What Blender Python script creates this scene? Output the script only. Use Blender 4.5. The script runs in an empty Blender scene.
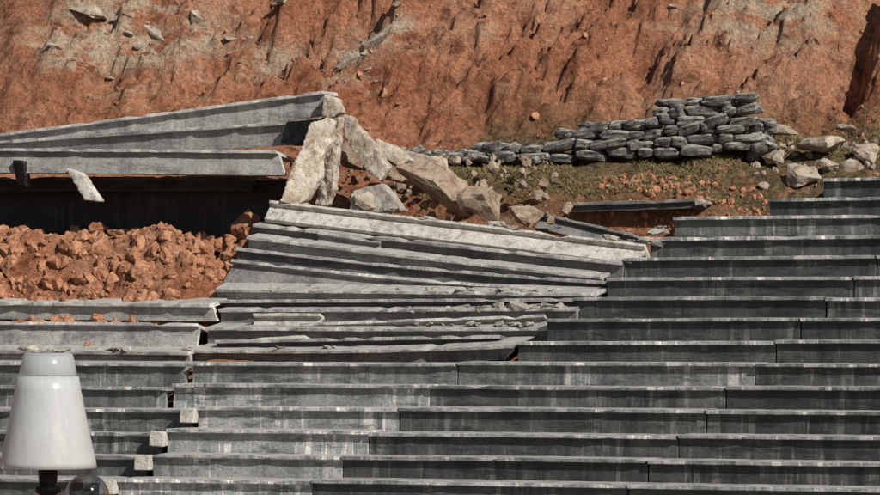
import bpy, bmesh, math, random
from mathutils import Vector, Matrix, noise, Euler
random.seed(7)
sc = bpy.context.scene
A = math.radians(20); CA, SA = math.cos(A), math.sin(A)
F = 3592.0
CAM = Vector((60*SA, -60*CA, 0.0))
HZ = 330.0
R = random.uniform

def ray(px, py):
    cx = (px-440)/F
    return Vector((cx*CA-SA, cx*SA+CA, (HZ-py)/F))
def P(px, py, q):
    d = ray(px, py)
    return CAM + d*((q-CAM.y)/d.y)

# ------------------------------------------------------------ materials
class NT:
    def __init__(s, name):
        s.m = bpy.data.materials.new(name); s.m.use_nodes = True
        s.t = s.m.node_tree; s.t.nodes.clear()
        s.out = s.n('ShaderNodeOutputMaterial')
    def n(s, typ, **kw):
        x = s.t.nodes.new(typ)
        for k, v in kw.items(): setattr(x, k, v)
        return x
    def l(s, a, b): s.t.links.new(a, b)
    def noise(s, vec, scale, detail=4, rough=.6, dist=0):
        x = s.n('ShaderNodeTexNoise'); x.inputs['Scale'].default_value = scale
        x.inputs['Detail'].default_value = detail; x.inputs['Roughness'].default_value = rough
        x.inputs['Distortion'].default_value = dist
        s.l(vec, x.inputs['Vector']); return x.outputs['Fac']
    def coord(s, sx=1, sy=1, sz=1, rot=(0, 0, 0)):
        g = s.n('ShaderNodeNewGeometry')
        m = s.n('ShaderNodeMapping'); m.inputs['Scale'].default_value = (sx, sy, sz)
        m.inputs['Rotation'].default_value = rot
        s.l(g.outputs['Position'], m.inputs['Vector']); return m.outputs['Vector']
    def ramp(s, fac, stops):
        r = s.n('ShaderNodeValToRGB'); e = r.color_ramp.elements
        while len(e) < len(stops): e.new(.5)
        for i, (p, c) in enumerate(stops):
            e[i].position = p; e[i].color = (*c, 1) if hasattr(c, '__len__') else (c, c, c, 1)
        s.l(fac, r.inputs['Fac']); return r.outputs['Color']
    def mix(s, fac, a, b, mode='MIX'):
        m = s.n('ShaderNodeMix', data_type='RGBA', blend_type=mode)
        for idx, v in ((0, fac), (6, a), (7, b)):
            sock = m.inputs[idx]
            if isinstance(v, (int, float)): sock.default_value = v if idx == 0 else (v, v, v, 1)
            elif isinstance(v, tuple): sock.default_value = (*v, 1)
            else: s.l(v, sock)
        return m.outputs[2]
    def math(s, op, a, b=0.0, clamp=False):
        m = s.n('ShaderNodeMath', operation=op); m.use_clamp = clamp
        for i, v in enumerate((a, b)):
            if isinstance(v, (int, float)): m.inputs[i].default_value = v
            else: s.l(v, m.inputs[i])
        return m.outputs[0]
    def scale(s, col, f):
        cm = s.n('ShaderNodeVectorMath', operation='SCALE'); s.l(col, cm.inputs[0]); s.l(f, cm.inputs['Scale']); return cm.outputs[0]
    def finish(s, col, rough=.9, h=None, strength=.5, dist=.02, spec=.2):
        b = s.n('ShaderNodeBsdfPrincipled')
        s.l(col, b.inputs['Base Color']); b.inputs['Roughness'].default_value = rough
        b.inputs['Specular IOR Level'].default_value = spec
        if h is not None:
            bp = s.n('ShaderNodeBump'); bp.inputs['Strength'].default_value = strength
            bp.inputs['Distance'].default_value = dist
            s.l(h, bp.inputs['Height']); s.l(bp.outputs[0], b.inputs['Normal'])
        s.l(b.outputs[0], s.out.inputs[0]); return s.m

def attr(t, name):
    a = t.n('ShaderNodeAttribute'); a.attribute_name = name; return a.outputs['Fac']
def upness(t, lo, hi):
    g = t.n('ShaderNodeNewGeometry'); sx = t.n('ShaderNodeSeparateXYZ'); t.l(g.outputs['Normal'], sx.inputs[0])
    return t.ramp(sx.outputs['Z'], [(lo, 0.0), (hi, 1.0)])

def concrete_mat(name, c1, c2, streak=.85, growth=.8, pale=.7):
    t = NT(name); v = t.coord()
    col = t.ramp(t.noise(v, .9, 4, .65), [(.34, c1), (.66, c2)])
    st = t.noise(t.coord(4.5, 4.5, .45), 1.0, 5, .7, .25)
    mask = t.ramp(t.noise(v, .55, 2), [(.38, .25), (.6, 1.0)])
    col = t.mix(t.math('MULTIPLY', t.ramp(st, [(.40, streak), (.54, 0.0)]), mask), col, (.032, .035, .037))
    st2 = t.noise(t.coord(7, 7, .35), 1.0, 3, .6, .2)
    pat = t.ramp(t.noise(v, .9, 2), [(.46, 0.0), (.56, 1.0)])
    col = t.mix(t.math('MULTIPLY', t.ramp(st2, [(.55, 0.0), (.62, pale)]), pat), col, (.37, .365, .34))
    bl = t.ramp(t.noise(t.coord(.6, 1, 2.6), 2.2, 6, .75), [(.50, 0.0), (.62, growth)])
    col = t.mix(bl, col, (.03, .032, .032))
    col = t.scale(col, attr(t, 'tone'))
    dn = t.ramp(t.noise(v, 3.2, 5, .75), [(.34, .3), (.56, 1.0)])
    col = t.mix(t.math('MULTIPLY', upness(t, .5, .88), dn), col, (.46, .45, .41))
    col = t.mix(1.0, col, t.ramp(t.noise(v, 30, 3, .75), [(.3, .62), (.7, 1.25)]), 'MULTIPLY')
    return t.finish(col, .5, t.noise(v, 18, 4, .7), .5, .02, .45)
M_CON = concrete_mat('weathered_concrete', (.080, .081, .080), (.175, .174, .168))
M_CON2 = concrete_mat('grey_concrete', (.20, .195, .185), (.34, .33, .31), .45, .5, .5)

def pale_mat(name, c1, c2, dark, scale=3, bump=.6, dirt=.8, top=None):
    t = NT(name); v = t.coord()
    col = t.ramp(t.noise(v, scale, 5, .65), [(.32, c1), (.66, c2)])
    col = t.mix(t.ramp(t.noise(v, scale*2.3, 6, .75, .4), [(.48, 0.0), (.62, dirt)]), col, dark)
    if top: col = t.mix(t.math('MULTIPLY', upness(t, .3, .9), .8), col, top)  # paler where facing up: highlight on the stone tops put into the colour
    col = t.mix(1.0, col, t.ramp(t.noise(v, 40, 3, .7), [(.3, .7), (.7, 1.2)]), 'MULTIPLY')
    return t.finish(col, .92, t.noise(v, 12, 5, .7), bump, .035)
M_FRESH = pale_mat('broken_concrete', (.36, .295, .23), (.60, .54, .45), (.20, .12, .07), 1.6, .8, .75)
M_DUSTY = pale_mat('dusty_concrete', (.46, .44, .39), (.62, .59, .53), (.24, .21, .18), 2.4)
M_RUB = pale_mat('rubble_concrete', (.24, .215, .185), (.46, .42, .36), (.12, .10, .08), 1.6)
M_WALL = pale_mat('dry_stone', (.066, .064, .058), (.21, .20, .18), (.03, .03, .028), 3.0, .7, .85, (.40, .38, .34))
M_ROCK = pale_mat('pale_boulder_stone', (.27, .22, .175), (.46, .39, .31), (.17, .10, .06), 2.6)
M_BROWN = pale_mat('brown_boulder_stone', (.24, .165, .115), (.42, .33, .25), (.12, .075, .05), 1.8)
M_CLOD = pale_mat('clay_clod', (.31, .13, .07), (.50, .26, .15), (.15, .06, .032), 3)

def soil_mat():
    t = NT('red_clay'); v = t.coord()
    a = t.noise(v, .45, 4, .6); b = t.noise(t.coord(1, 1, 1, (0, .6, 0)), 2.0, 7, .72, .5)
    col = t.ramp(a, [(.33, (.35, .135, .07)), (.5, (.49, .215, .12)), (.66, (.53, .27, .165))])
    col = t.mix(t.ramp(b, [(.38, .9), (.50, 0.0)]), col, (.19, .068, .036))
    s = t.noise(t.coord(.35, .7, 1.5, (0, math.radians(35), 0)), 1.6, 5, .65, .6)
    col = t.mix(t.ramp(s, [(.56, 0.0), (.68, .7)]), col, (.52, .34, .22))
    pale = t.math('MULTIPLY', attr(t, 'pale'), t.ramp(t.noise(t.coord(.6, .8, 1.3, (0, .5, 0)), 2.2, 6, .7, .5), [(.42, 0.0), (.55, 1.0)]))
    col = t.mix(pale, col, (.54, .42, .30))
    gr = t.math('MULTIPLY', attr(t, 'grass'), t.ramp(t.noise(v, 2.4, 5, .7), [(.32, 0.0), (.46, .95)]))
    col = t.mix(gr, col, t.ramp(t.noise(v, 9, 3), [(.35, (.065, .052, .025)), (.65, (.22, .165, .09))]))
    col = t.mix(1.0, col, t.ramp(t.noise(v, 13, 4, .75), [(.3, .5), (.7, 1.3)]), 'MULTIPLY')
    return t.finish(col, .95, t.noise(v, 5, 7, .74, .3), 1.0, .18, .1)
M_SOIL = soil_mat()
def ground_mat():
    t = NT('dry_ground'); v = t.coord()
    col = t.ramp(t.noise(v, .15, 6, .65), [(.35, (.17, .15, .07)), (.6, (.30, .20, .12))])
    return t.finish(col, .95, t.noise(v, 6, 4), .5, .05)
def plain(name, c, rough=.5, metal=0.0):
    t = NT(name); v = t.coord()
    col = t.ramp(t.noise(v, 20, 4), [(.3, tuple(x*.8 for x in c)), (.7, c)])
    m = t.finish(col, rough, None)
    for n in t.t.nodes:
        if n.type == 'BSDF_PRINCIPLED': n.inputs['Metallic'].default_value = metal
    return m
def grass_mat():
    t = NT('dry_grass'); v = t.coord()
    col = t.ramp(t.noise(v, 3, 4), [(.3, (.085, .068, .03)), (.5, (.25, .19, .095)), (.7, (.12, .105, .045))])
    return t.finish(col, .8, None)
M_GRASS = grass_mat()

# ------------------------------------------------------------ mesh builder
class MB:
    def __init__(s): s.v = []; s.f = []; s.t = []
    def add(s, vs, fs, tone=1.0):
        o = len(s.v); s.v += [tuple(x) for x in vs]
        s.f += [tuple(i+o for i in f) for f in fs]; s.t += (tone if isinstance(tone, list) else [tone]*len(fs))
    def obj(s, name, mat, parent=None, smooth=False, bevel=0):
        me = bpy.data.meshes.new(name); me.from_pydata(s.v, [], s.f); me.update()
        a = me.attributes.new('tone', 'FLOAT', 'FACE'); a.data.foreach_set('value', s.t)
        me.materials.append(mat)
        bm = bmesh.new(); bm.from_mesh(me); bmesh.ops.recalc_face_normals(bm, faces=bm.faces); bm.to_mesh(me); bm.free()
        if smooth:
            for p in me.polygons: p.use_smooth = True
        ob = bpy.data.objects.new(name, me); sc.collection.objects.link(ob)
        if bevel:
            m = ob.modifiers.new('b', 'BEVEL'); m.width = bevel; m.segments = 2; m.limit_method = 'ANGLE'; m.angle_limit = math.radians(50)
        if parent: ob.parent = parent
        return ob

def empty(name):
    e = bpy.data.objects.new(name, None); sc.collection.objects.link(e); return e

L_PROF = [(0, 0), (.88, 0), (.88, -.10), (.20, -.10), (.19, -.42), (.085, -.42), (.10, -.075), (0, -.06)]
def extrude_profile(mb, prof, a, b, roll=0.0, tone=1.0, step=.22, jit=.006, chip=.0, sag=0.0, cutL=0, cutR=0, lip=2.4, twist=0.0, wobs=.3, pc=.12):
    a = Vector(a); b = Vector(b); L = (b-a).length
    ex = (b-a).normalized(); ey0 = Vector((0, 0, 1)).cross(ex).normalized(); ez0 = ex.cross(ey0)
    n = max(2, int(L/step)); vs = []; fs = []; tn = []; k = len(prof)
    minv = min(p[1] for p in prof); ph = R(0, 6)
    for i in range(n+1):
        s = i/n
        r = -(roll+twist*(s-.5)); ey = ey0*math.cos(r)+ez0*math.sin(r); ez = -ey0*math.sin(r)+ez0*math.cos(r)
        ch = R(.3, 1)*chip if random.random() < pc else 0
        wob = Vector((0, math.sin(s*9+ph)*.012, math.sin(s*6+ph)*.008))*wobs
        for j, (y, z) in enumerate(prof):
            off = 0
            if i == 0: off = cutL*(z/minv if minv else 0)+R(-1, 1)*jit*3
            if i == n: off = -cutR*(z/minv if minv else 0)+R(-1, 1)*jit*3
            zz = z; yy = y
            if j in (0, k-1): zz -= ch*.6 if j == 0 else 0; yy += ch*.5
            p = a+ex*(s*L+off)+ey*(yy+R(-1, 1)*jit)+ez*(zz+R(-1, 1)*jit)+wob
            p.z -= sag*math.sin(s*math.pi)
            vs.append(p)
    for i in range(n):
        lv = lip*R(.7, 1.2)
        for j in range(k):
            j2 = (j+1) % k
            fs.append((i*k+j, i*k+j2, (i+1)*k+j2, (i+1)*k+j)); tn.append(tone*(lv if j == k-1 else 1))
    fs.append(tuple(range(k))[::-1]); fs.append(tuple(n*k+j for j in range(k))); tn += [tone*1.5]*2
    mb.add(vs, fs, tn)

# ------------------------------------------------------------ terrain
PL = [(-400, -7), (-30, -7), (-16, -7.6), (1.2, -.6), (1.8, -.1), (2.3, .5), (2.7, 1.1), (3.1, 1.66), (3.4, 1.72), (3.8, 1.3), (4.3, .7), (5.95, .6), (6.1, 2.75), (6.9, 2.85), (8, 3.1), (9.3, 3.6)]
PM = [(-400, -7), (-30, -7), (-16, -8.1), (4.0, .85), (5.5, 1.35), (6.4, 1.4), (6.7, 2.5), (7.6, 3.0), (8.6, 3.25), (10.0, 3.6)]
PR = [(-400, -7), (-30, -7), (-16, -8.1), (6.9, 2.1), (7.5, 2.8), (8.6, 3.3), (10.0, 3.6)]
FAR = [(13, 7.9), (20, 16.5), (32, 27), (60, 32), (110, 10), (200, -7.4), (400, -7.4)]
PL += FAR; PM += FAR; PR += FAR
def itp(pr, q):
    for i in range(len(pr)-1):
        if q <= pr[i+1][0]:
            t = (q-pr[i][0])/(pr[i+1][0]-pr[i][0]); return pr[i][1]+(pr[i+1][1]-pr[i][1])*max(0, t)
    return pr[-1][1]
def ss(a, b, x):
    t = max(0, min(1, (x-a)/(b-a))); return t*t*(3-2*t)
def qz(px, py):
    q = 8.5
    while itp(PR, q) < P(px, py, q).z and q < 40: q += .1
    return P(px, py, q)
GULLY = [((850, 60), (885, -20), .45, 1.3), ((855, 100), (845, 50), .35, .8), ((285, 75), (400, 5), .24, .9), ((235, 95), (300, 45), .25, .5),
         ((150, 75), (230, 20), .22, .4), ((430, 110), (520, 30), .28, .3), ((600, 90), (690, 10), .30, .3), ((730, 80), (790, 20), .25, .3), ((40, 100), (110, 60), .25, .4)]
GL = [(qz(*a), qz(*b), w, d) for a, b, w, d in GULLY]
def gully(u, z):
    o = 0
    for a, b, w, d in GL:
        dx, dz = b.x-a.x, b.z-a.z; L2 = dx*dx+dz*dz
        t = max(0, min(1, ((u-a.x)*dx+(z-a.z)*dz)/L2))
        e = math.hypot(u-a.x-t*dx, z-a.z-t*dz)/w
        if e < 3: o += d*math.exp(-e*e)
    return o
def T(u, q):
    w1 = ss(-5.3, -4.4, u+.4*noise.noise(Vector((0, q, 0)))); w2 = ss(2.2, 3.6, u)
    zl, zm, zr = itp(PL, q), itp(PM, q), itp(PR, q)
    z = zl*(1-w1)+w1*(zm*(1-w2)+zr*w2)
    hill = ss(8.8, 11.0, q)
    if 0.5 < q < 60:
        p = Vector((u, q, z))
        s1 = u*.82+z*.57; s2 = -u*.57+z*.82
        rid = noise.ridged_multi_fractal(Vector((s1*.38, q*.15, s2*.75)), .9, 2.2, 6, 1.0, 2.0)
        big = noise.fractal(Vector((u*.22, q*.2, 3.1)), 1.0, 2.0, 3)
        sm = noise.fractal(p*1.3, .65, 2.1, 6)
        bl = noise.turbulence(p*1.9+Vector((9, 9, 9)), 5, True)
        z += hill*(big*1.2+(rid-1.1)*.42+sm*.42-bl*.26+.25)
        if hill > 0: z -= hill*gully(u, itp(PR, q)+sm*.3)
        cl = (1-w1)*ss(1.4, 2.2, q)*(1-ss(3.3, 4.0, q))
        sm2 = noise.fractal(Vector((u*1.6, q*1.6, 5)), .6, 2.1, 5)
        z += (1-hill)*(sm*.10)*ss(.5, 2, q)*(1 if u > -4 else ss(6.6, 7.2, q)) + cl*(sm2*.24)
        z -= (1-w1)*1.0*ss(-5.9, -5.1, u)*ss(1.4, 2.4, q)*(1-ss(4.5, 5.5, q))
        if w1 > .9 and q < 7.5: z = min(z, max(itp(PM, q), itp(PR, q))+.05)
    return z
def hit(px, py, q0=8.0):
    q = q0
    while q < 50:
        p = P(px, py, q)
        if T(p.x, p.y) > p.z: return p
        q += .06
    return p
def axis(lo, hi, d, outer):
    xs = [lo+i*d for i in range(int((hi-lo)/d)+1)]
    left = []; x = lo; s = d
    while x > -outer: s = min(s*1.35, 30); x -= s; left.append(x)
    right = []; x = xs[-1]; s = d
    while x < outer: s = min(s*1.35, 30); x += s; right.append(x)
    return left[::-1]+xs+right
us = axis(-12.5, 11, .05, 330); qs = axis(1.2, 15.5, .045, 330)
pales = [(hit(120, 18), 1.3, .7), (hit(90, 40), 1.2, .5), (hit(358, 52), .5, .9), (hit(390, 28), .5, .6), (hit(770, 5), 1.6, .35), (hit(270, 60), .6, .4), (hit(180, 40), .9, .5)]
verts = []; pale = []; grass = []
for q in qs:
    for u in us:
        z = T(u, q); verts.append((u, q, z))
        pl = 0; gv = 0
        if -14 < u < 12 and 1 < q < 25:
            for c, r1, w in pales:
                d2 = ((u-c.x)**2/(r1*r1)+(z-c.z)**2/(r1*r1*.35))
                if d2 < 6: pl += math.exp(-d2)*1.2
            gv = ss(-3.2, -2.4, u)*ss(6.3, 6.9, q)*(1-ss(9.6, 10.6, q))
        else: gv = .25 if q < 0 else .1
        pale.append(min(1, pl)); grass.append(gv)
nu = len(us)
faces = [(j*nu+i, j*nu+i+1, (j+1)*nu+i+1, (j+1)*nu+i) for j in range(len(qs)-1) for i in range(nu-1)]
me = bpy.data.meshes.new('hillside'); me.from_pydata(verts, [], faces)
for nm, d in (('pale', pale), ('grass', grass)):
    a = me.attributes.new(nm, 'FLOAT', 'POINT'); a.data.foreach_set('value', d)
me.materials.append(M_SOIL); hill = bpy.data.objects.new('hillside', me); sc.collection.objects.link(hill)
me.polygons.foreach_set('use_smooth', [True]*len(me.polygons))
g = MB(); g.add([(-3000, -3000, -7.2), (3000, -3000, -7.2), (3000, 3000, -7.2), (-3000, 3000, -7.2)], [(0, 1, 2, 3)])
g.obj('ground', ground_mat())

# ------------------------------------------------------------ bleachers
LEFT = {8: 822, 7: 768, 6: 672, 5: 648, 4: 622, 3: 605, 2: 572, 1: 545, 0: 515, -1: 190, -2: 170, -3: 195, -4: 165, -5: 150, -6: 115, -7: 90}
RISE, GO = .36, .80
mb = MB(); mbl = MB(); blocks = MB()
def box(mb, c, s, rot=(0, 0, 0), tone=1.0, j=.008):
    m = Euler(rot).to_matrix(); vs = []
    for x in (-1, 1):
        for y in (-1, 1):
            for z in (-1, 1):
                vs.append(Vector(c)+m@Vector((x*s[0]/2+R(-j, j), y*s[1]/2+R(-j, j), z*s[2]/2+R(-j, j))))
    mb.add(vs, [(0, 1, 3, 2), (4, 6, 7, 5), (0, 4, 5, 1), (2, 3, 7, 6), (0, 2, 6, 4), (1, 5, 7, 3)], tone)
for k in range(-19, 9):
    q = GO*k; z = -.17+RISE*k
    lp = LEFT.get(k, 90-25*(-7-k))
    u0 = P(lp, 300, q).x if k > -8 else -7.2-(-8-k)*.3
    jx = P(400+28*(k+3), 300, q).x
    js = [u0]; x = jx-15
    while x < 17:
        if x > u0+.6: js.append(x+R(-.1, .1))
        x += 5.0
    js.append(17.5)
    for i in range(len(js)-1):
        tone = R(.34, .66)
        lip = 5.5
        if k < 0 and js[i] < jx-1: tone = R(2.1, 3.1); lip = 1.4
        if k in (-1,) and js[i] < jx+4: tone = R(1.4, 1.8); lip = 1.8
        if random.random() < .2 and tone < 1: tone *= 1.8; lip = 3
        dz = R(-.018, .018); dq = R(-.02, .02)
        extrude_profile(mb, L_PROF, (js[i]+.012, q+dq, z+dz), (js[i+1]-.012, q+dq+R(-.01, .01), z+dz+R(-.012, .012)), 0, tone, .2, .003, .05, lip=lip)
    if k <= -1:
        extrude_profile(mbl, L_PROF, (-17, q+.02, z-.03+R(-.03, .03)), (u0-.12, q+.02, z-.05+R(-.02, .02)), R(-.03, .03), R(.6, 1.8), .2, .004, .06)
    if k <= -3:
        box(blocks, (u0-.10, q-.02, z-.15), (.26, .20, .24), (R(-.1, .1), R(-.06, .06), R(-.1, .1)), 1.5)
st = empty('concrete_bleachers')
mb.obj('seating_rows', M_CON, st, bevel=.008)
mbl.obj('settled_rows', M_CON, st, bevel=.008)
blocks.obj('end_blocks', M_DUSTY, st, bevel=.015)

# ------------------------------------------------------------ fallen beams
def beam(a, b, roll=0.0, tone=1.0, h=.42, D=.88, mat=None, sag=0, chip=.07, cutR=0, cutL=0, name='fallen_concrete_beam', th=.07, twist=0, lip=1.6):
    prof = [(0, 0), (D, 0), (D, -th), (.19, -th), (.17, -h), (.075, -h), (.10, -th), (0, -th*.85)]
    m = MB(); extrude_profile(m, prof, P(*a), P(*b), roll, tone, .18, .004, chip, sag, cutL, cutR, lip, twist)
    return m.obj(name, mat or M_CON2, bevel=.008)
beam((-170, 156, 5.9), (322, 91, 5.9), -.02, 1.3, .46, .8, cutR=-.10)
beam((-170, 152, 5.3), (292, 121, 5.2), -.06, 1.0, .44, .8, cutR=-.15)
beam((-170, 147, 4.7), (276, 150, 4.6), .14, 1.25, .46, .85, cutR=-.18)
beam((-170, 178, 5.2), (250, 176, 5.3), .3, .25, .25, .6)  # extra beam in a dark tone, added to deepen the shade below
hsp = MB(); extrude_profile(hsp, [(0, 0), (.18, 0), (.18, -2.4), (0, -2.4)], P(-220, 180, 5.65), P(300, 180, 5.65), 0, .16, .25, .01, lip=1)  # dark-toned panel added behind the beams, stands in for the hollow's deep shade
hsp.obj('hollow_shade_panel', M_CON)
# middle stack
beam((270, 200, 4.3), (646, 244, 3.45), .75, 1.0, .40, .5, M_DUSTY, cutL=.05, cutR=.15, chip=.12)
beam((252, 224, 3.95), (622, 262, 3.15), -.10, .6, .34, twist=.1, lip=3.2)
beam((318, 231, 3.75), (380, 240, 3.65), .3, 1.0, .22, .4)
beam((246, 236, 3.60), (600, 276, 2.85), -.16, .95, .30, sag=.02, lip=2.2)
beam((236, 247, 3.30), (606, 281, 2.65), .06, .42, .26, sag=.05, lip=4)
beam((232, 259, 3.00), (597, 290, 2.35), .34, 1.05, .52, sag=.06, cutL=-.15, lip=2)
beam((214, 289, 2.5), (592, 293, 1.9), -.20, 1.2, .24, twist=.14, lip=2)
beam((218, 300, 2.2), (585, 298, 1.75), .0, .33, .30, lip=5)
beam((218, 309, 1.9), (574, 308, 1.45), -.1, .75, .34, lip=2.6)
beam((253, 313, 1.70), (320, 313, 1.65), .3, 1.0, .22, .5, M_DUSTY)
beam((300, 323, 1.55), (545, 314, 1.2), .5, 1.2, .22, .5)
beam((205, 327, 1.45), (548, 327, .95), -.14, .6, .30, lip=3.4, sag=.02)
beam((250, 338, 1.1), (305, 335, 1.1), .2, 1.0, .2, .4, M_DUSTY)
beam((215, 340, 1.1), (500, 335, .7), .1, .33, .26, lip=5)
beam((190, 350, .95), (516, 345, .25), -.18, .85, .26, cutR=.25, sag=.04, lip=2.6)
# lower left
beam((-170, 301, 1.9), (209, 304, 1.8), -.14, 1.4, .32, cutR=-.1)
beam((-170, 320, 1.45), (197, 323, 1.35), .20, 1.3, .42)
beam((-170, 349, .8), (188, 352, .7), -.14, 1.1, .28)
beam((-170, 360, .2), (138, 380, .05), .12, 1.1, .36, cutR=.1)
beam((568, 203, 6.3), (704, 198, 6.2), .1, .45, .16, .9)
beam((540, 212, 5.7), (640, 235, 5.2), .6, .5, .3, .5)

# ------------------------------------------------------------ rocks
def hull_template(n, flat=1.0, jit=.05, sub=1):
    bm = bmesh.new()
    for i in range(n):
        v = Vector((random.gauss(0, 1), random.gauss(0, 1), random.gauss(0, 1))).normalized()
        v *= R(.8, 1.05); bm.verts.new((v.x, v.y, v.z))
    r = bmesh.ops.convex_hull(bm, input=bm.verts)
    bmesh.ops.delete(bm, geom=[e for e in r['geom_interior'] if isinstance(e, bmesh.types.BMVert)], context='VERTS')
    if sub:
        bmesh.ops.subdivide_edges(bm, edges=bm.edges[:], cuts=sub, use_grid_fill=True)
        bmesh.ops.triangulate(bm, faces=bm.faces[:])
        s = Vector((R(0, 50), R(0, 50), R(0, 50)))
        for v in bm.verts: v.co *= 1+noise.noise(v.co*2.2+s)*jit*2.2
    bm.verts.index_update()
    out = ([v.co.copy() for v in bm.verts], [tuple(v.index for v in f.verts) for f in bm.faces]); bm.free(); return out
TPL = [hull_template(random.randint(10, 16)) for _ in range(14)]
TPH = [hull_template(random.randint(14, 24), jit=.12, sub=3) for _ in range(10)]
TPB = [hull_template(random.randint(11, 15), jit=.09, sub=3) for _ in range(8)]
def rock(mb, c, s, rot=None, tone=1.0, hi=False, tp=None):
    vs, fs = random.choice(tp or (TPH if hi else TPL))
    rot = rot or (R(0, 6.3), R(0, 6.3), R(0, 6.3)); s = Vector(s) if hasattr(s, '__len__') else Vector((s, s*R(.6, 1), s*R(.5, .9)))
    e = Euler(rot).to_matrix(); pre = Euler((R(0, 6.3), R(0, 6.3), R(0, 6.3))).to_matrix() if hi else Matrix.Identity(3)
    c = Vector(c); out = []
    for v in vs:
        w = pre@v; out.append(c+e@Vector((w.x*s.x, w.y*s.y, w.z*s.z)))
    mb.add(out, fs, tone)
def boulder(px, py, q, w, h, d, rot=(0, 0, 0), mat=M_ROCK, name='boulder'):
    m = MB(); rock(m, P(px, py, q), (w/2, d/2, h/2), rot, 1, True, TPB); return m.obj(name, mat, bevel=.015)

def block_stone(mb, c, s, rot):
    n = 4; vs = []; idx = {}; m = Euler(rot).to_matrix(); sd_ = Vector((R(0, 99), R(0, 99), R(0, 99))); fs = []
    sk = [R(-.2, .2) for _ in range(4)]
    def vid(i, j, k):
        key = (i, j, k)
        if key not in idx:
            p = Vector((i/n*2-1, j/n*2-1, k/n*2-1)); L4 = (abs(p.x)**5+abs(p.y)**5+abs(p.z)**5)**.2
            p = p/max(L4, .001); p *= 1+.2*noise.noise(p*1.4+sd_)+.10*noise.noise(p*4+sd_)
            p.z += sk[0]*p.x; p.x += sk[1]*p.z; p.z *= 1+sk[2]*p.x
            idx[key] = len(vs); vs.append(Vector(c)+m@Vector((p.x*s[0], p.y*s[1], p.z*s[2])))
        return idx[key]
    for a in range(n):
        for b in range(n):
            for side in (0, n):
                fs.append((vid(side, a, b), vid(side, a+1, b), vid(side, a+1, b+1), vid(side, a, b+1)))
                fs.append((vid(a, side, b), vid(a+1, side, b), vid(a+1, side, b+1), vid(a, side, b+1)))
                fs.append((vid(a, b, side), vid(a+1, b, side), vid(a+1, b+1, side), vid(a, b+1, side)))
    mb.add(vs, fs)
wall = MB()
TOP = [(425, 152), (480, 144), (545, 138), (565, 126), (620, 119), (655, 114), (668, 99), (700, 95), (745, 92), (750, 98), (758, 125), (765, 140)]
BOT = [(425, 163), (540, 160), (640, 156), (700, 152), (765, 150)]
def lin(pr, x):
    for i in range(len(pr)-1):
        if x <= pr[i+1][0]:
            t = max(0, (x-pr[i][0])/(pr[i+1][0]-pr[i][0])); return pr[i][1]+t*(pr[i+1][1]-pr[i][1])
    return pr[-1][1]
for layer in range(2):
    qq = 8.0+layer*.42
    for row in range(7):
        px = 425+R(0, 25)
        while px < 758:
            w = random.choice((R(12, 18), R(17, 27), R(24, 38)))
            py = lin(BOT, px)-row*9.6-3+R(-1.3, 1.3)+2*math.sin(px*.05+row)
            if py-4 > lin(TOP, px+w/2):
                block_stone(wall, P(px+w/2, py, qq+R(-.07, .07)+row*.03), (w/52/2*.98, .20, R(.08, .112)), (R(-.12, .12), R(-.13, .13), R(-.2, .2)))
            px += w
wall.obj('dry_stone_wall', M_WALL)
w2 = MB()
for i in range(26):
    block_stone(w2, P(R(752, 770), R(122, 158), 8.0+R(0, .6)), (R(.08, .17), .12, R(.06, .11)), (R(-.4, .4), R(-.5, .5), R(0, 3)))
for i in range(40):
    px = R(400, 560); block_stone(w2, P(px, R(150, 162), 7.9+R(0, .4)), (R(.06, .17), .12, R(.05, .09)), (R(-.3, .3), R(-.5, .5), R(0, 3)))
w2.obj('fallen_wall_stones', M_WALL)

for (px, py, q, w, h, d, ry) in [(818, 145, 8.3, 1.25, .55, .8, .08), (783, 130, 8.5, .8, .38, .6, -.1), (800, 178, 7.5, .9, .6, .7, .1),
        (868, 152, 8.2, .8, .42, .6, .3), (850, 172, 7.9, 1.05, .55, .6, .15), (775, 158, 8.0, .55, .32, .4, .2), (845, 128, 9.0, .5, .2, .4, .1),
        (770, 185, 7.4, .45, .3, .4, 0), (880, 180, 7.7, .6, .3, .4, 0), (828, 165, 7.7, .5, .25, .4, .2)]:
    boulder(px, py, q, w, h, d, (R(-.1, .1), ry, R(-.3, .3)))
boulder(438, 190, 5.4, 1.9, 1.15, 1.0, (0, .3, .2), M_BROWN)
boulder(482, 203, 5.2, 1.05, .85, .8, (.1, -.2, .5), M_BROWN)
boulder(368, 202, 4.8, .85, .5, .7, (.1, -.1, .2), M_ROCK)
boulder(524, 213, 5.5, .75, .5, .6, (0, .2, 0), M_BROWN)
boulder(403, 158, 6.6, .8, .45, .6, (0, .3, 0), M_FRESH)
boulder(355, 155, 6.0, 1.1, .8, .8, (0, .3, 0), M_BROWN)
boulder(395, 176, 5.8, .8, .5, .6, (0, .5, 0), M_BROWN)
boulder(200, 20, hit(200, 20).y, .6, .55, .5, (0, .4, 0), M_ROCK)
boulder(90, 12, hit(90, 12).y, 1.0, .35, .6, (0, .3, 0), M_ROCK)
boulder(150, 32, hit(150, 32).y, .9, .3, .5, (0, .4, 0), M_ROCK)
boulder(375, 45, hit(375, 45).y, 1.7, .4, .5, (0, -.65, 0), M_ROCK)
boulder(345, 65, hit(345, 65).y, .9, .3, .4, (0, -.6, 0), M_ROCK)

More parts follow.
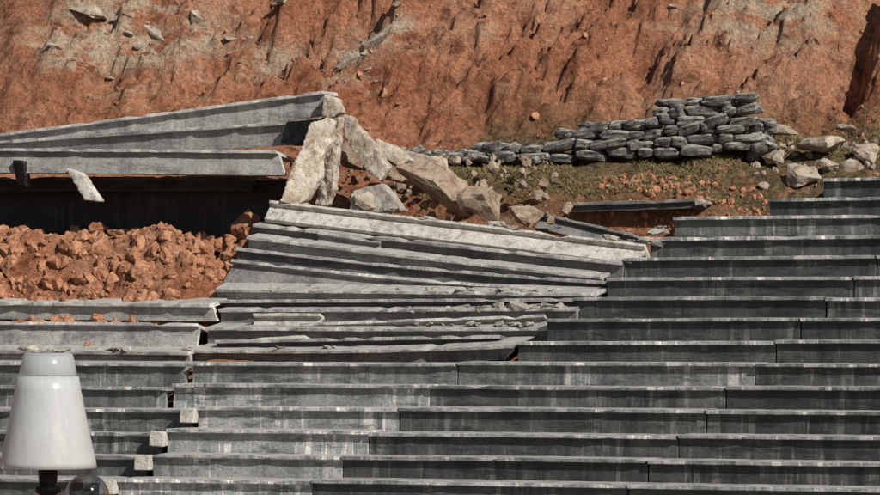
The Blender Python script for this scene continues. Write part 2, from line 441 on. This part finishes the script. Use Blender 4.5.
tex = bpy.data.textures.new('break', 'CLOUDS'); tex.noise_scale = .22; tex.noise_depth = 4
def fragment(pts, q, th, mat, lean=0.0, name='broken_concrete_slab', yaw=0.0, rough=.10):
    o = [P(x, y, q) for x, y in pts]
    zc = min(p.z for p in o); xc = sum(p.x for p in o)/len(o); vs = []
    for dy in (0, th):
        for p in o: vs.append(p+Vector((0, dy+(p.z-zc)*lean+(p.x-xc)*yaw, 0)))
    n = len(o); fs = [tuple(range(n)), tuple(range(2*n-1, n-1, -1))]+[(i, (i+1) % n, n+(i+1) % n, n+i) for i in range(n)]
    m = MB(); m.add(vs, fs); ob = m.obj(name, mat)
    r = ob.modifiers.new('r', 'REMESH'); r.mode = 'VOXEL'; r.voxel_size = .028
    d = ob.modifiers.new('d', 'DISPLACE'); d.texture = tex; d.texture_coords = 'GLOBAL'; d.strength = rough; d.mid_level = .5
    return ob
fragment([(303, 122), (316, 116), (325, 120), (322, 140), (314, 160), (316, 176), (306, 200), (296, 206), (283, 202), (288, 182), (294, 160), (299, 142)], 4.35, .22, M_FRESH, .22, yaw=.5, rough=.09)
fragment([(322, 118), (334, 116), (336, 140), (332, 165), (334, 190), (326, 206), (312, 204), (320, 172), (320, 150)], 4.7, .25, M_FRESH, .2, yaw=-.5, rough=.13)
fragment([(333, 114), (342, 114), (352, 128), (368, 140), (389, 168), (381, 181), (366, 170), (352, 154), (338, 138)], 4.95, .25, M_FRESH, .3, yaw=-.2, rough=.09)
fragment([(322, 94), (334, 99), (339, 112), (330, 120), (321, 114)], 5.7, .35, M_FRESH, .1)
fragment([(284, 121), (320, 117), (308, 134), (300, 146), (280, 143)], 5.0, .14, M_CON2, .2, rough=.05)
fragment([(352, 190), (378, 184), (396, 204), (392, 213), (350, 211)], 4.6, .3, M_RUB, .3, yaw=.2)
fragment([(372, 138), (392, 146), (408, 160), (398, 166), (378, 156)], 5.6, .25, M_FRESH, .4, yaw=.2)
fragment([(62, 168), (78, 172), (101, 202), (84, 200)], 4.4, .2, M_DUSTY, .2, rough=.04)
fragment([(12, 160), (24, 160), (27, 188), (16, 186)], 4.6, .2, M_CON, .0, rough=.04)
fragment([(395, 150), (440, 158), (444, 170), (400, 168)], 6.4, .3, M_FRESH, .3)
fragment([(130, 374), (140, 368), (150, 374), (162, 378), (160, 390), (140, 392)], -.55, .12, M_RUB, .2, yaw=.5, rough=.06)

# ------------------------------------------------------------ rubble
rub = MB()
def strip(p0, p1, q0, q1, n, s0, s1, sp=.12, mb=rub):
    cs = [(random.random(), R(.01, .09)) for _ in range(max(3, n//14))]
    for i in range(n):
        ct, cw = random.choice(cs); t = min(1, max(0, random.gauss(ct, cw)))
        r = s0+(s1-s0)*random.random()**2.5*1.3
        p = P(p0[0]+(p1[0]-p0[0])*t, p0[1]+(p1[1]-p0[1])*t, q0+(q1-q0)*t)+Vector((0, R(.02, .5), r*.2+R(-.02, .01)))
        rock(mb, p, (r*R(.8, 2.4), r, r*R(.3, .8)), (R(-.3, .3), R(-.3, .3), R(0, 6)))
strip((225, 290), (560, 292), 2.5, 2.0, 130, .02, .10)
strip((380, 313), (568, 307), 1.75, 1.45, 160, .02, .12)
strip((330, 325), (540, 324), 1.3, .95, 60, .02, .08)
strip((200, 350), (330, 348), .95, .6, 30, .015, .06)
strip((20, 350), (188, 352), .8, .7, 110, .02, .11)
strip((150, 375), (200, 372), -.3, -.3, 30, .02, .10)
strip((60, 382), (170, 395), -.6, -.8, 30, .02, .07)
strip((280, 207), (400, 210), 4.4, 4.6, 50, .04, .16)
strip((400, 216), (560, 234), 4.9, 4.4, 30, .03, .13)
strip((560, 237), (650, 242), 4.3, 3.9, 40, .03, .12)
strip((640, 240), (700, 202), 4.0, 6.0, 22, .03, .12)
rub.obj('concrete_rubble', M_RUB)
rub2 = MB()
for i in range(190):
    px = R(290, 570); py = R(155, 222); rock(rub2, P(px, py, 5.4+(222-py)/65*1.6), .04+.13*random.random()**2)
rub2.obj('brown_rubble', M_BROWN)
cl = MB()
for i in range(1500):
    u = R(-11, -5.2); q = R(1.4, 3.5); r = .025+.20*random.random()**3.5
    rock(cl, (u, q, T(u, q)), (r*R(.8, 1.4), r, r*R(.6, .9)), hi=(r > .08))
for i in range(1300):
    u = R(-12, 11); q = R(8.8, 15); r = .02+.10*random.random()**5
    rock(cl, (u, q, T(u, q)+r*.1), r)
for i in range(300):
    px = R(600, 770); p = P(px, R(168, 212), R(6.5, 7.3)); u, q = p.x, p.y; r = .03+.08*random.random()**2
    rock(cl, (u, q, T(u, q)+r*.2), r)
cl.obj('clay_clods', M_CLOD)
# earth and broken pieces lying in the hollow
hl = MB()
for i in range(120):
    u = R(-12, -4.4); q = R(4.0, 5.6); r = R(.12, .42); rock(hl, (u, q, 1.1+R(0, .9)*ss(4, 5.6, q)), r, hi=True)
hl.obj('fallen_earth', M_CLOD)
pr = MB()
for i in range(90):
    c, r1, w = random.choice(pales); u = c.x+random.gauss(0, r1*.6); q = c.y+random.gauss(0, .5); r = .03+.12*random.random()**3
    rock(pr, (u, q, T(u, q)), (r*1.6, r, r*.6), (0, R(-.6, .6), R(0, 6)))
for i in range(120):
    u = R(3.2, 8.5); q = R(7.4, 9.4); r = R(.04, .13); rock(pr, (u, q, T(u, q)+r*.2), r)
pr.obj('scattered_stones', M_ROCK)

gm = MB()
for i in range(5200):
    u = R(-2.9, 8.5); q = R(6.6, 9.4) if u < 3 else R(8.2, 10.2)
    if noise.noise(Vector((u*1.1, q*1.1, 0))) < -.15: continue
    z = T(u, q)
    for b in range(7):
        a = R(0, 6.28); L = R(.04, .13); w = .007; d = Vector((math.cos(a), math.sin(a), 0))*L*R(.2, .9)
        o = Vector((u+R(-.04, .04), q+R(-.04, .04), z-.01)); s = Vector((-math.sin(a), math.cos(a), 0))*w
        gm.add([o-s, o+s, o+d*.5+Vector((0, 0, L*.6)), o+d+Vector((0, 0, L*.8))], [(0, 1, 2), (2, 1, 3)])
gm.obj('dry_grass', M_GRASS)

# ------------------------------------------------------------ lamp
def lathe(prof, c, mat, name, parent, seg=48, smooth=True):
    m = MB(); vs = []; fs = []
    for r, z in prof:
        for i in range(seg):
            a = i/seg*2*math.pi; vs.append(Vector((c[0]+r*math.cos(a), c[1]+r*math.sin(a), z)))
    for j in range(len(prof)-1):
        for i in range(seg):
            i2 = (i+1) % seg; fs.append((j*seg+i, j*seg+i2, (j+1)*seg+i2, (j+1)*seg+i))
    m.add(vs, fs); return m.obj(name, mat, parent, smooth)
DL = 8.0; K = DL/F
c = CAM+ray(48, HZ)*DL
Z = lambda py: (HZ-py)*K
def shade_mat(name, tmin, tmax):
    t = NT(name); v = t.coord()
    d = t.n('ShaderNodeBsdfPrincipled'); d.inputs['Base Color'].default_value = (.76, .78, .78, 1); d.inputs['Roughness'].default_value = .3
    tr = t.n('ShaderNodeBsdfTranslucent'); tr.inputs['Color'].default_value = (.85, .86, .85, 1)
    tp = t.n('ShaderNodeBsdfTransparent'); tp.inputs['Color'].default_value = (.82, .84, .84, 1)
    m1 = t.n('ShaderNodeMixShader'); m1.inputs[0].default_value = .5; t.l(d.outputs[0], m1.inputs[1]); t.l(tr.outputs[0], m1.inputs[2])
    m2 = t.n('ShaderNodeMixShader')
    t.l(t.ramp(t.noise(t.coord(1, 1, .25), 60, 3), [(.3, tmin), (.7, tmax)]), m2.inputs[0])
    t.l(m1.outputs[0], m2.inputs[1]); t.l(tp.outputs[0], m2.inputs[2]); t.l(m2.outputs[0], t.out.inputs[0])
    return t.m
M_SH = shade_mat('frosted_shade', .08, .26); M_SH2 = shade_mat('frosted_cap', .35, .5)
t = NT('clear_globe'); gl = t.n('ShaderNodeBsdfGlossy'); gl.inputs['Roughness'].default_value = .08
tp = t.n('ShaderNodeBsdfTransparent'); tp.inputs['Color'].default_value = (.62, .64, .64, 1)
lw = t.n('ShaderNodeLayerWeight'); lw.inputs[0].default_value = .35
m2 = t.n('ShaderNodeMixShader'); t.l(lw.outputs['Facing'], m2.inputs[0]); t.l(tp.outputs[0], m2.inputs[1]); t.l(gl.outputs[0], m2.inputs[2]); t.l(m2.outputs[0], t.out.inputs[0])
M_GL = t.m
M_METAL = plain('dark_painted_metal', (.03, .03, .032), .4, .3)
lamp = empty('street_lamp')
lathe([(.001, Z(353)), (22*K, Z(353)), (25*K, Z(355)), (29*K, Z(374)), (28*K, Z(376)), (26*K, Z(374)), (23*K, Z(357)), (.001, Z(356))], c, M_SH2, 'cap', lamp)
lathe([(27.5*K, Z(376)), (31*K, Z(377)), (33*K, Z(390)), (41*K, Z(430)), (48*K, Z(462)), (49*K, Z(468)), (47*K, Z(468)), (46*K, Z(462)), (39*K, Z(430)), (31*K, Z(391)), (29*K, Z(379))], c, M_SH, 'shade', lamp)
lathe([(.001, Z(392)), (8*K, Z(396)), (13*K, Z(408)), (12*K, Z(422)), (7*K, Z(440)), (7*K, Z(462))], c, plain('bulb_white', (.8, .8, .78), .4), 'bulb', lamp)
lathe([(.001, Z(464)), (30*K, Z(465)), (30*K, Z(468)), (10*K, Z(469)), (9*K, Z(485)), (13*K, Z(487)), (13*K, Z(492)), (8*K, Z(495)), (8*K, Z(560)), (14*K, Z(565)), (18*K, -3), (26*K, -5), (30*K, -6.6), (70*K, -6.8), (70*K, -7.25)], c, M_METAL, 'post', lamp)
c2 = CAM+ray(87, HZ)*(DL+.05)
gz = Z(497); gr = 22.5*K
lathe([(max(.0005, gr*math.sin(a)), gz+gr*math.cos(a)) for a in [i*math.pi/20 for i in range(21)]], c2, M_GL, 'globe', lamp)
lathe([(.001, gz-.01), (6*K, gz-.012), (6*K, gz-gr), (12*K, gz-gr-.005), (12*K, gz-gr-.03), (.001, gz-gr-.035)], c2, M_METAL, 'globe_socket', lamp)
m = MB()
pts = [Vector((c[0], c[1], Z(560))), Vector(((c[0]+c2[0])/2, (c[1]+c2[1])/2, Z(548))), Vector((c2[0], c2[1], gz-gr-.02))]
for i in range(2):
    a, b = pts[i], pts[i+1]; ax = (b-a).normalized(); s = ax.cross(Vector((0, 1, 0))).normalized(); q_ = ax.cross(s); vs = []
    for e in (a, b):
        for k in range(10): th = k*.628; vs.append(e+(s*math.cos(th)+q_*math.sin(th))*.009)
    m.add(vs, [(k, (k+1) % 10, 10+(k+1) % 10, 10+k) for k in range(10)])
m.obj('arm', M_METAL, lamp, True)

# ------------------------------------------------------------ light, camera
sd = Vector((.70, -.44, .62)).normalized()
el = math.asin(sd.z)
w = bpy.data.worlds.new('World'); sc.world = w; w.use_nodes = True
nt = w.node_tree; bg = nt.nodes['Background']; sky = nt.nodes.new('ShaderNodeTexSky'); sky.sky_type = 'NISHITA'
sky.sun_disc = False; sky.sun_elevation = el; sky.sun_rotation = math.atan2(sd.x, sd.y)
nt.links.new(sky.outputs[0], bg.inputs[0]); bg.inputs[1].default_value = .05
sl = bpy.data.lights.new('sun', 'SUN'); sl.energy = 5.0; sl.angle = math.radians(.5); sl.color = (1, .96, .89)
so = bpy.data.objects.new('sun', sl); sc.collection.objects.link(so)
so.rotation_euler = (-sd).to_track_quat('-Z', 'Y').to_euler()
cam = bpy.data.cameras.new('camera'); co = bpy.data.objects.new('camera', cam); sc.collection.objects.link(co)
co.location = CAM; co.rotation_euler = (math.radians(90), 0, A)
cam.sensor_width = 36; cam.lens = 36*F/880; cam.shift_y = (HZ-247.5)/880
cam.clip_end = 6000; cam.clip_start = .1
sc.camera = co
sc.view_settings.view_transform = 'Standard'; sc.view_settings.look = 'None'; sc.view_settings.exposure = 0
